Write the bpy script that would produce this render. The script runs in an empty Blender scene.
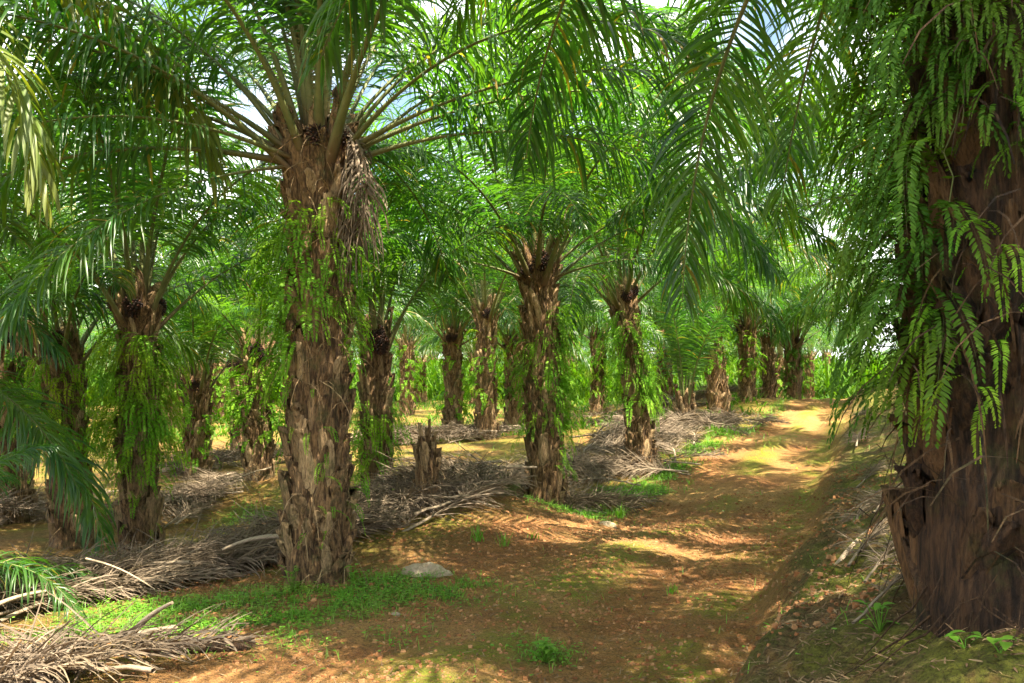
import bpy, math, random
import numpy as np
from mathutils import Vector
R = math.radians
SC = bpy.context.scene
COL = SC.collection
H = 1.9          # eye height above the track
FPX = 960.0      # focal length in pixels of a 1024 wide frame
HOR = 375.0
rng = np.random.default_rng(7)

# ---------------------------------------------------------------- mesh helpers
class MB:
    """collects quads"""
    def __init__(s): s.v = []; s.f = []; s.m = []; s.t = []; s.n = 0
    def add(s, V, F, mat=0, tone=None):
        V = np.asarray(V, dtype=np.float32).reshape(-1, 3); F = np.asarray(F, dtype=np.int64).reshape(-1, 4)
        s.v.append(V); s.f.append(F + s.n); s.m.append(np.full(len(F), mat, dtype=np.int32))
        s.t.append(np.full(len(V), .5, np.float32) if tone is None else np.broadcast_to(np.asarray(tone, np.float32), (len(V),)))
        s.n += len(V)
    def arrays(s):
        return np.concatenate(s.v), np.concatenate(s.f), np.concatenate(s.m), np.concatenate(s.t)
    def mesh(s, name, mats, smooth=True):
        V, F, M, T = s.arrays()
        return to_mesh(name, V, F, mats, M, T, smooth)

def to_mesh(name, V, F, mats, M=None, T=None, smooth=True):
    me = bpy.data.meshes.new(name)
    me.vertices.add(len(V)); me.vertices.foreach_set('co', np.ascontiguousarray(V, np.float32).ravel())
    me.loops.add(F.size); me.loops.foreach_set('vertex_index', F.astype(np.int32).ravel())
    me.polygons.add(len(F))
    me.polygons.foreach_set('loop_start', np.arange(0, F.size, 4, dtype=np.int32))
    me.polygons.foreach_set('loop_total', np.full(len(F), 4, np.int32))
    for m in mats: me.materials.append(m)
    if M is not None: me.polygons.foreach_set('material_index', M.astype(np.int32))
    me.polygons.foreach_set('use_smooth', np.full(len(F), smooth, bool))
    if T is not None:
        a = me.attributes.new('tone', 'FLOAT', 'POINT'); a.data.foreach_set('value', np.ascontiguousarray(T, np.float32))
    me.update(); me.validate()
    return me

def ob(name, data, parent=None, loc=(0, 0, 0), rot=(0, 0, 0), scale=(1, 1, 1), label=None, cat=None, group=None, kind=None):
    o = bpy.data.objects.new(name, data); COL.objects.link(o)
    o.location = loc; o.rotation_euler = rot; o.scale = scale
    if parent: o.parent = parent
    if label: o['label'] = label
    if cat: o['category'] = cat
    if group: o['group'] = group
    if kind: o['kind'] = kind
    return o

def nrm(a): return a / np.maximum(np.linalg.norm(a, axis=-1, keepdims=True), 1e-9)

def tube(mb, P, rad, sides=5, mat=0, flat=1.0, tone=None, closed=True):
    """tube along points P with radii rad"""
    P = np.asarray(P, float); n = len(P); rad = np.broadcast_to(np.asarray(rad, float), (n,))
    T = nrm(np.gradient(P, axis=0))
    up = np.array([0, 0, 1.0]) if abs(T[0, 2]) < .9 else np.array([1.0, 0, 0])
    S = nrm(np.cross(T, up)); U = np.cross(S, T)
    a = np.arange(sides) * 2 * math.pi / sides
    V = P[:, None] + rad[:, None, None] * (np.cos(a)[None, :, None] * S[:, None] + np.sin(a)[None, :, None] * U[:, None] * flat)
    i = np.arange(n - 1)[:, None] * sides; j = np.arange(sides)[None]; k = (j + 1) % sides
    F = np.stack([i + j, i + k, i + sides + k, i + sides + j], -1).reshape(-1, 4)
    mb.add(V.reshape(-1, 3), F, mat, tone)
    if closed and sides in (4, 6, 8):
        for b in (0, (n - 1) * sides):
            for q in range(0, sides - 2, 2): mb.add(V.reshape(-1, 3)[[b, b + q + 1, b + q + 2, b + (q + 3) % sides]], [[0, 1, 2, 3]], mat, None if tone is None else .5)

def strips(mb, P, D, W, L, wid, droop, nseg, prof, fold=0.0, mat=0, tone=None, curl=None):
    """K leaf blades: base P, direction D, width direction W, length L, width wid"""
    K = len(P); P = P.copy(); D = nrm(D)
    down = np.array([0, 0, -1.0])
    rows = []
    for q in range(nseg + 1):
        s = q / nseg
        Wn = nrm(W - (W * D).sum(-1, keepdims=True) * D)
        N = np.cross(D, Wn)
        w = (wid * prof[q] * .5)[:, None]
        if fold:
            rows.append(np.stack([P - Wn * w + N * w * fold, P, P + Wn * w + N * w * fold], 1))
        else:
            rows.append(np.stack([P - Wn * w, P + Wn * w], 1))
        P = P + D * (L / nseg)[:, None]
        D = D + down * (droop * (0.6 + 1.2 * s))[:, None] / nseg
        if curl is not None: D = D + curl / nseg
        D = nrm(D)
    V = np.stack(rows, 1); c = V.shape[2]
    i = np.arange(K)[:, None, None] * (nseg + 1) * c; j = np.arange(nseg)[None, :, None] * c; k = np.arange(c - 1)[None, None]
    b = i + j + k
    F = np.stack([b, b + 1, b + c + 1, b + c], -1).reshape(-1, 4)
    t = None if tone is None else np.repeat(tone, (nseg + 1) * c)
    mb.add(V.reshape(-1, 3), F, mat, t)

# ---------------------------------------------------------------- materials
def newmat(name):
    m = bpy.data.materials.new(name); m.use_nodes = True; nt = m.node_tree
    for n in list(nt.nodes): nt.nodes.remove(n)
    out = nt.nodes.new('ShaderNodeOutputMaterial')
    return m, nt, out
def nd(nt, t, **k):
    n = nt.nodes.new(t)
    for a, b in k.items():
        if a.startswith('i_'): n.inputs[a[2:]].default_value = b
        else: setattr(n, a, b)
    return n
def mixc(nt, fac, a, b, bt='MIX'):
    n = nt.nodes.new('ShaderNodeMix'); n.data_type = 'RGBA'; n.blend_type = bt
    for sock, val in ((n.inputs[0], fac), (n.inputs[6], a), (n.inputs[7], b)):
        if hasattr(val, 'is_linked') or hasattr(val, 'links'): nt.links.new(val, sock)
        else: sock.default_value = (*val, 1) if isinstance(val, tuple) and len(val) == 3 else val
    return n.outputs[2]
def ramp(nt, src, p0, p1, a=0.0, b=1.0):
    n = nt.nodes.new('ShaderNodeMapRange'); n.inputs[1].default_value = p0; n.inputs[2].default_value = p1
    n.inputs[3].default_value = a; n.inputs[4].default_value = b
    nt.links.new(src, n.inputs[0]); return n.outputs[0]
def noise(nt, scale, detail=4, rough=.6, vec=None, dist=0):
    n = nd(nt, 'ShaderNodeTexNoise'); n.inputs['Scale'].default_value = scale; n.inputs['Detail'].default_value = detail
    n.inputs['Roughness'].default_value = rough; n.inputs['Distortion'].default_value = dist
    if vec is not None: nt.links.new(vec, n.inputs['Vector'])
    return n.outputs[0]
def math_(nt, op, a, b=0.0):
    n = nd(nt, 'ShaderNodeMath', operation=op)
    for s, v in ((n.inputs[0], a), (n.inputs[1], b)):
        if hasattr(v, 'links'): nt.links.new(v, s)
        else: s.default_value = v
    return n.outputs[0]
def attr(nt, name):
    n = nd(nt, 'ShaderNodeAttribute'); n.attribute_name = name; return n

def leafmat(name, c1, c2, c3, trans, rough=.42, tr=.4, nscale=1.3, spec=.5, old=None):
    """c1..c2 by blade tone, drifting to c3 by noise and by object"""
    m, nt, out = newmat(name)
    t = attr(nt, 'tone').outputs['Fac']
    geo = nd(nt, 'ShaderNodeNewGeometry')
    oi = nd(nt, 'ShaderNodeObjectInfo')
    c = mixc(nt, t, c1, c2)
    n1 = noise(nt, nscale, 3, .5, geo.outputs['Position'])
    f = math_(nt, 'MULTIPLY', ramp(nt, n1, .42, .72), ramp(nt, oi.outputs['Random'], 0, 1, .35, 1.0))
    c = mixc(nt, f, c, c3)
    if old: c = mixc(nt, ramp(nt, t, .972, .98), c, old)
    p = nd(nt, 'ShaderNodeBsdfPrincipled'); nt.links.new(c, p.inputs['Base Color'])
    p.inputs['Roughness'].default_value = rough; p.inputs['Specular IOR Level'].default_value = spec
    tl = nd(nt, 'ShaderNodeBsdfTranslucent')
    c2_ = mixc(nt, 1.0, c, trans, 'MULTIPLY'); nt.links.new(c2_, tl.inputs['Color'])
    mx = nd(nt, 'ShaderNodeMixShader'); mx.inputs[0].default_value = tr
    nt.links.new(p.outputs[0], mx.inputs[1]); nt.links.new(tl.outputs[0], mx.inputs[2]); nt.links.new(mx.outputs[0], out.inputs[0])
    return m

def roughmat(name, cols, scale=(12, 12, 2.5), rough=.85, bump=.5, bscale=30, lich=None, spec=.3, crng=(.32, .68), fine=None):
    m, nt, out = newmat(name)
    tc = nd(nt, 'ShaderNodeTexCoord'); mp = nd(nt, 'ShaderNodeMapping'); mp.inputs['Scale'].default_value = scale
    nt.links.new(tc.outputs['Object'], mp.inputs[0])
    n = noise(nt, 1.0, 8, .65, mp.outputs[0], .4)
    t = attr(nt, 'tone').outputs['Fac']
    c = mixc(nt, ramp(nt, n, *crng), cols[0], cols[1])
    c = mixc(nt, ramp(nt, t, .35, 1.0), c, cols[2])
    if lich:
        n3 = noise(nt, 3.2, 5, .7, tc.outputs['Object'])
        c = mixc(nt, ramp(nt, n3, .53, .66, 0, .75), c, lich)
    p = nd(nt, 'ShaderNodeBsdfPrincipled'); nt.links.new(c, p.inputs['Base Color']); p.inputs['Roughness'].default_value = rough
    p.inputs['Specular IOR Level'].default_value = spec
    mp2 = nd(nt, 'ShaderNodeMapping'); mp2.inputs['Scale'].default_value = tuple(q / scale[0] * bscale for q in scale)
    nt.links.new(tc.outputs['Object'], mp2.inputs[0])
    nb = noise(nt, 1.0, 6, .7, mp2.outputs[0])
    b = nd(nt, 'ShaderNodeBump'); b.inputs['Strength'].default_value = bump; b.inputs['Distance'].default_value = .05
    nt.links.new(nb, b.inputs['Height']); nt.links.new(b.outputs[0], p.inputs['Normal'])
    nt.links.new(p.outputs[0], out.inputs[0])
    if fine:
        nt.links.new(mixc(nt, ramp(nt, nb, .34, .54, .75, 0), c, fine), p.inputs['Base Color'])  # darkens the bump hollows, crease shade put into the bark colour
    return m

M_LEAF = leafmat('palm_leaflet', (.016, .060, .020), (.044, .122, .028), (.095, .165, .022), (2.6, 2.7, .50), rough=.36, tr=.5, old=(.20, .15, .045))
M_LEAF_OLD_SUN = leafmat('palm_leaflet_old_sunlit', (.06, .12, .022), (.13, .18, .03), (.22, .20, .035), (2.2, 2.0, .45), rough=.5, tr=.45)  # serves ageing fronds and sunlit ones, sunlight put into the colour
M_RACH = roughmat('palm_midrib', ((.075, .095, .03), (.15, .165, .06), (.11, .065, .035)), (6, 6, 6), .5, .2, 30)
M_DRY = leafmat('dry_leaflet', (.085, .064, .046), (.225, .175, .125), (.15, .115, .07), (1, .9, .7), rough=.75, tr=.1, spec=.2)
M_DRYR = roughmat('dry_midrib', ((.13, .095, .06), (.26, .20, .14), (.34, .27, .19)), (5, 5, 5), .75, .4, 40)
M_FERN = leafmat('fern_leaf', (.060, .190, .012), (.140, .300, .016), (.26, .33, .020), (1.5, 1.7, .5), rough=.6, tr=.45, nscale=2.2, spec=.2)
M_FERN_D = leafmat('fern_leaf_shaded', (.026, .090, .008), (.065, .155, .010), (.120, .190, .012), (1.5, 1.7, .5), rough=.6, tr=.42, nscale=2.2, spec=.2)  # darker copy of the fern leaf, shade put into its colour
M_FSTEM = roughmat('fern_stem', ((.06, .09, .02), (.10, .13, .03), (.12, .10, .04)), (6, 6, 6), .6, .1)
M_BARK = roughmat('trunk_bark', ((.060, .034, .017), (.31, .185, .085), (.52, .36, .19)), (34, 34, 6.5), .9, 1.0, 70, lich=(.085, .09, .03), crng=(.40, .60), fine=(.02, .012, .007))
M_BARKD = roughmat('trunk_bark_dark_shaded', ((.018, .010, .006), (.105, .055, .026), (.22, .12, .05)), (30, 30, 5.0), .85, 1.0, 70, lich=(.07, .075, .02), crng=(.40, .60), fine=(.014, .008, .005))  # darker bark copy, canopy shade on the foreground palm put into its colour
M_FRUIT = roughmat('fruit_bunch', ((.012, .008, .008), (.04, .022, .016), (.09, .035, .018)), (20, 20, 20), .6, .6)
M_GRASS = leafmat('grass_blade', (.080, .230, .016), (.150, .330, .024), (.20, .27, .05), (1.5, 1.7, .5), rough=.55, tr=.42)
M_TWIG = roughmat('litter', ((.07, .042, .022), (.17, .10, .05), (.28, .19, .10)), (6, 6, 6), .85, .2)
M_STONE = roughmat('stone', ((.27, .20, .13), (.54, .44, .31), (.44, .36, .25)), (7, 7, 7), .9, .9, 30, lich=(.16, .15, .06))
M_MOSSY = roughmat('mossy_earth', ((.05, .035, .02), (.12, .09, .035), (.10, .11, .03)), (8, 8, 8), .95, 1.0, 30, lich=(.06, .10, .015))

# ---------------------------------------------------------------- terrain
CTRL = []
def cp(px, py, d): CTRL.append(((px - 512) / FPX * d, d, H - (py - HOR) / FPX * d))
for a in [(318, 578, 9), (138, 568, 11.5), (72, 547, 13), (15, 518, 15), (197, 477, 19), (258, 481, 18), (376, 503, 14), (427, 510, 13.5),
          (546, 503, 14), (643, 472, 18.5), (484, 440, 25), (455, 437, 28), (514, 432, 29), (565, 428, 32), (597, 415, 36), (720, 413, 30),
          (685, 430, 24), (747, 402, 32), (793, 399, 34), (665, 399, 38), (760, 432, 26), (835, 403, 45), (600, 520, 12.6), (860, 398, 45)]: cp(*a)
CTRL += [(-6, 2, -.3), (-3, 5, -.05), (0, 5.5, 0), (.6, 8, 0), (2, 10, 0), (-4, 9, -.2), (-20, 25, -.3), (-25, 60, 0), (0, 60, .4), (30, 60, .3), (60, 120, .0), (-60, 120, 0), (0, 120, 0),
         (-30, 0, -.4), (20, 0, .1), (0, -15, 0), (30, 30, .5), (60, 40, .5), (-60, 40, -.3), (10, 20, .15), (6, 15, .02), (18, 55, .35)]
CT = np.array(CTRL)
def _rk(a, b): return -np.sqrt(((a[:, None] - b[None]) ** 2).sum(-1) + 2.0)
_K = _rk(CT[:, :2], CT[:, :2]) + np.eye(len(CT)) * -.15
_A = np.block([[_K, np.ones((len(CT), 1))], [np.ones((1, len(CT))), np.zeros((1, 1))]])
_W = np.linalg.solve(_A, np.append(CT[:, 2], 0))

_pg = np.random.default_rng(3).random((256, 256))
def vnoise(x, y):
    xi = np.floor(x).astype(int); yi = np.floor(y).astype(int); fx = x - xi; fy = y - yi
    fx = fx * fx * (3 - 2 * fx); fy = fy * fy * (3 - 2 * fy)
    g = lambda a, b: _pg[a & 255, b & 255]
    return (g(xi, yi) * (1 - fx) + g(xi + 1, yi) * fx) * (1 - fy) + (g(xi, yi + 1) * (1 - fx) + g(xi + 1, yi + 1) * fx) * fy
def fbm(x, y, o=4):
    s = 0; a = .5
    for k in range(o): s = s + a * vnoise(x * 2 ** k + 17.3 * k, y * 2 ** k + 5.1 * k); a *= .5
    return s
def sstep(a, b, x): t = np.clip((x - a) / (b - a), 0, 1); return t * t * (3 - 2 * t)
def foot_x(y): return 1.28 + .376 * (y - 5.8) + np.clip(y - 30, 0, 99) * .02
def left_x(y): return .63 + .446 * (y - 12.4)
def track_u(x, y):
    l = left_x(y); f = foot_x(y) ; return (x - l) / np.maximum(f - l, .8)
def terrain(x, y, detail=True):
    x = np.asarray(x, float); y = np.asarray(y, float); sh = x.shape
    xf = x.ravel(); yf = y.ravel(); z = np.empty(len(xf))
    for i in range(0, len(xf), 50000):
        q = np.stack([xf[i:i + 50000], yf[i:i + 50000]], 1); z[i:i + 50000] = _rk(q, CT[:, :2]) @ _W[:-1] + _W[-1]
    z = z.reshape(sh)
    # bank right of the track
    wob = (fbm(x * .9 + 3, y * .9, 3) - .45) * .7
    v = (x - foot_x(y)) * .936 + wob
    hb = 1.12 - .5 * sstep(5, 13, y)
    z = z + hb * (.55 * sstep(-.05, .5, v) + .45 * sstep(.3, 1.5, v)) * (1 + .12 * (fbm(x * 2.2, y * 2.2, 4) - .5)) + np.clip(v - 1.2, 0, 8) * .05
    # ruts
    u = track_u(x, y); m = sstep(-.1, .1, u) * (1 - sstep(.85, 1.05, u))
    z = z - m * .035 * (np.exp(-((u - .22) / .12) ** 2) + np.exp(-((u - .72) / .1) ** 2)) + m * .035 * np.exp(-((u - .46) / .11) ** 2)
    z = z + (fbm(x * .6, y * .6, 3) - .45) * .12 * (1 - m * .8)
    z = z + (fbm(x * 2.6 + 9, y * 2.6, 4) - .45) * (.07 - .035 * m) * (1 + 3.2 * sstep(.0, .3, v) * (1 - sstep(1.5, 3, v)))
    if detail: z = z + (fbm(x * 11, y * 11, 3) - .45) * (.035 + .05 * sstep(-.1, .1, v) * (1 - sstep(.8, 1.4, v)))
    return z
def gz(x, y): return float(terrain(np.array([x]), np.array([y]))[0])

def axis(a, b, c, s0, g):
    out = [c]; s = s0
    while out[-1] < b: out.append(out[-1] + s); s = s0 + (out[-1] - c) * g
    lo = [c]; s = s0
    while lo[-1] > a: lo.append(lo[-1] - s); s = s0 + (c - lo[-1]) * g
    return np.array(lo[::-1][:-1] + out)
xs = axis(-160, 160, .6, .045, .016); ys = axis(-40, 320, 5.5, .04, .013)
GX, GY = np.meshgrid(xs, ys); GZ = terrain(GX, GY)
nx, ny = len(xs), len(ys)
ii = (np.arange(ny - 1)[:, None] * nx + np.arange(nx - 1)[None]).ravel()
GF = np.stack([ii, ii + 1, ii + nx + 1, ii + nx], 1)

def proj(x, y, z): return 512 + x / y * FPX, HOR - (z - H) / y * FPX
def blob(px, py, cx, cy, sx, sy): return np.exp(-(((px - cx) / sx) ** 2 + ((py - cy) / sy) ** 2))

def masks(x, y, z):
    """moss, herb, litter"""
    u = track_u(x, y)
    n = fbm(x * 1.1 + 40, y * 1.1, 4); n2 = fbm(x * 3.1, y * 3.1 + 20, 4)
    v = (x - foot_x(y)) * .936
    moss = np.exp(-((u - .46) / .13) ** 2) * 1.1 + np.exp(-((u - .93) / .12) ** 2) * 1.0 + .7 * sstep(.25, .6, v) * (1 - sstep(1.2, 2.0, v))
    moss = moss + sstep(0, -.25, u) * .65
    moss = moss * sstep(.36, .56, n * .6 + n2 * .4)
    # herb strips (world anchors)
    def wb(cx, cy, sx, sy, rot=0):
        c, s = math.cos(rot), math.sin(rot); dx = (x - cx) * c + (y - cy) * s; dy = -(x - cx) * s + (y - cy) * c
        return np.exp(-((dx / sx) ** 2 + (dy / sy) ** 2) ** 1.3)
    herb = wb(-2.1, 8.1, 1.5, .55, .22) * 1.3 + wb(-.95, 8.6, .7, .4) + wb(-2.9, 7.4, .8, .5, .3) + wb(-1.7, 7.3, 1.1, .6)*.45
    herb = herb + np.exp(-((u + .12 ) / .14) ** 2) * sstep(12, 13.5, y) * (1 - sstep(30, 36, y)) * 1.1
    herb = herb + wb(.4, 13.4, .9, .35) + wb(-1.6, 13.3, .5, .4) * .8 + wb(-4.2, 15.5, .5, 1.1)*.7
    herb = herb + wb(.25, 6.6, .22, .3) * .8 + wb(2.1, 16.6, .8, .5)
    herb = herb * sstep(.30, .50, n2)
    lit = sstep(.05, .4, v) * .95
    return np.clip(moss, 0, 1), np.clip(herb, 0, 1), np.clip(lit, 0, 1)
moss, herb, lit = masks(GX, GY, GZ)

m, nt, out = newmat('earth')
geo = nd(nt, 'ShaderNodeNewGeometry'); Pn = geo.outputs['Position']
nA = noise(nt, .55, 6, .6, Pn, .6); nB = noise(nt, 3.1, 8, .65, Pn, .5); nC = noise(nt, 21, 8, .7, Pn); nD = noise(nt, 90, 5, .7, Pn)
soil = mixc(nt, ramp(nt, nB, .35, .65), (.215, .084, .026), (.370, .170, .054))
soil = mixc(nt, ramp(nt, nA, .42, .62), soil, (.43, .25, .085))
soil = mixc(nt, ramp(nt, nC, .51, .60, 0, .65), soil, (.055, .028, .015))
soil = mixc(nt, ramp(nt, nD, .51, .58, 0, .7), soil, (.38, .19, .080))
mo = attr(nt, 'moss').outputs['Fac']; he = attr(nt, 'herb').outputs['Fac']; li = attr(nt, 'litter').outputs['Fac']; tr_ = attr(nt, 'track').outputs['Fac']
mossc = mixc(nt, ramp(nt, nC, .35, .65), (.080, .120, .008), (.230, .260, .014))
mossc = mixc(nt, ramp(nt, nB, .5, .7, 0, .7), mossc, (.27, .22, .055))
off = mixc(nt, ramp(nt, nC, .4, .62), (.20, .095, .030), (.35, .21, .064))
off = mixc(nt, ramp(nt, nB, .46, .66, 0, .7), off, (.085, .085, .020))
c = mixc(nt, tr_, off, soil)
litc = mixc(nt, ramp(nt, nC, .38, .62), (.060, .040, .020), (.185, .125, .060))
litc = mixc(nt, ramp(nt, nB, .46, .6, 0, .85), litc, (.085, .105, .014))
c = mixc(nt, math_(nt, 'MULTIPLY', li, ramp(nt, nB, .3, .5)), c, litc)
mf = math_(nt, 'MULTIPLY', mo, ramp(nt, math_(nt, 'ADD', math_(nt, 'MULTIPLY', nB, .6), math_(nt, 'MULTIPLY', nC, .4)), .36, .54))
c = mixc(nt, mf, c, mossc)
c = mixc(nt, ramp(nt, noise(nt, 60, 4, .75, Pn), .50, .60, 0, .6), c, (.03, .018, .009))
c = mixc(nt, math_(nt, 'MULTIPLY', he, ramp(nt, nC, .3, .5, .3, .9)), c, (.07, .12, .02))
p = nd(nt, 'ShaderNodeBsdfPrincipled'); nt.links.new(c, p.inputs['Base Color']); p.inputs['Roughness'].default_value = .92; p.inputs['Specular IOR Level'].default_value = .2
hgt = math_(nt, 'ADD', math_(nt, 'MULTIPLY', nC, .6), math_(nt, 'MULTIPLY', nD, .25))
b = nd(nt, 'ShaderNodeBump'); b.inputs['Strength'].default_value = 1.0; b.inputs['Distance'].default_value = .12
nt.links.new(hgt, b.inputs['Height']); nt.links.new(b.outputs[0], p.inputs['Normal']); nt.links.new(p.outputs[0], out.inputs[0])
M_EARTH = m
V = np.stack([GX.ravel(), GY.ravel(), GZ.ravel()], 1)
me = to_mesh('ground', V, GF, [M_EARTH])
uu = track_u(GX, GY) + (fbm(GX * 2, GY * 2, 3) - .45) * .25
trk = sstep(-.25, .02, uu) * (1 - sstep(1.0, 1.12, uu))
for nm, arr in (('moss', moss), ('herb', herb), ('litter', lit), ('track', trk)):
    a = me.attributes.new(nm, 'FLOAT', 'POINT'); a.data.foreach_set('value', arr.ravel().astype(np.float32))
ob('ground', me, kind='structure')

# ---------------------------------------------------------------- palm fronds
def frond_geo(mb, length, petiole, e0, bend, nl, ll, lw, droop, seed, sway=.0, nseg=5, fold=.35, mats=(0, 1), pw=.060, rw=.02, spread=1.0, gap=.0, prof=None, bpow=1.25, spines=True, ranks=True):
    r = np.random.default_rng(seed)
    n = 26; s = np.linspace(0, 1, n); L = length + petiole
    th = R(e0) - R(bend) * s ** bpow
    az = sway * s ** 1.5
    dirs = np.stack([np.cos(th) * np.cos(az), np.cos(th) * np.sin(az), np.sin(th)], 1)
    P = np.concatenate([[[0, 0, 0]], np.cumsum(dirs[:-1] * (L / (n - 1)), 0)])
    k = petiole / L
    rad = np.where(s < k, pw * (1 - .62 * s / max(k, 1e-3)), (pw * .38) * (1 - (s - k) / (1 - k)) + min(.004, pw * .12))
    tube(mb, P, rad, 6, mats[0], .55, tone=np.repeat(np.clip(1.15 - s * 9, .2, 1), 6), closed=False)
    m = nl
    for side in (-1, 1):
        t = (np.arange(m) + r.random(m) * .8) / m
        ss = k + (1 - k) * t
        base = np.stack([np.interp(ss, s, P[:, i]) for i in range(3)], 1)
        T = nrm(np.stack([np.interp(ss, s, dirs[:, i]) for i in range(3)], 1))
        S = nrm(np.cross(np.array([0, 0, 1.0]), T)); U = np.cross(T, S)
        a = R(78) - R(48) * t ** 1.2 + r.normal(0, R(6), m)
        b = (r.choice([-.35, .15, .6], m) if ranks else np.full(m, .05)) + r.normal(0, .12, m)
        D = side * S * (np.sin(a) * np.cos(b))[:, None] * spread + T * np.cos(a)[:, None] + U * (np.sin(b) * np.sin(a))[:, None]
        len_ = ll * (np.clip(np.sin(math.pi * (.10 + .84 * t)), 0, 1) ** .65) * r.uniform(.85, 1.1, m)
        W = T + U * r.normal(0, .35, m)[:, None]
        keep = r.random(m) > gap
        strips(mb, base[keep] + side * S[keep] * .012, D[keep], W[keep], len_[keep], (lw * r.uniform(.8, 1.15, m))[keep],
               (droop * r.uniform(.7, 1.4, m))[keep], nseg, prof or [.5, 1, 1, .85, .55, .06], fold, mats[1], r.random(m)[keep])
    if spines:
        m2 = 16
        for side in (-1, 1):
            t = k * (.35 + .6 * (np.arange(m2) + r.random(m2)) / m2)
            base = np.stack([np.interp(t, s, P[:, i]) for i in range(3)], 1)
            T = nrm(np.stack([np.interp(t, s, dirs[:, i]) for i in range(3)], 1)); S = nrm(np.cross(np.array([0, 0, 1.0]), T))
            strips(mb, base + side * S * .03, side * S + T * .4, T, r.uniform(.05, .13, m2), np.full(m2, .012), np.zeros(m2), 1, [1, .1], 0, mats[0])

CLASSES = [  # e0, bend, droop, sway
    (86, 24, .6), (79, 48, 1.0), (70, 70, 1.4), (60, 84, 1.7), (48, 88, 1.9), (33, 84, 2.1), (14, 80, 2.2), (-12, 60, 1.8), (30, 46, 1.9), (84, 20, .8)]
FR = {}
for ci, (e0, bend, dr) in enumerate(CLASSES):
    for k in range(3):
        mb = MB(); sd = ci * 10 + k
        frond_geo(mb, 3.6, 1.05 - .2 * (ci == 0) + 1.0 * (ci == 9), e0 + [-4, 0, 5][k], bend + [8, -6, 0][k] , 108, .80, .029, dr, sd, sway=[-.25, .1, .3][k])
        FR[ci, k] = mb.mesh('frond', [M_RACH, M_LEAF])
FRY = []   # yellow fronds, old ones and ones with painted sunlight, and brown dead one still hanging
for k in range(2):
    mb = MB(); frond_geo(mb, 3.5, .9, -5 + 12 * k, 78, 100, .8, .038, 2.4, 900 + k, sway=.2); FRY.append(mb.mesh('frond', [M_RACH, M_LEAF_OLD_SUN]))
FRB = []
for k in range(2):
    mb = MB(); frond_geo(mb, 1.5, .55, 10, 150 + 12 * k, 60, .55, .022, 4.5, 950 + k, sway=.3, spread=.4, gap=.2, bpow=.55, prof=[.5, .8, 1, .5, .4, .1]); FRB.append(mb.mesh('dry_frond', [M_DRYR, M_DRY]))

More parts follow.
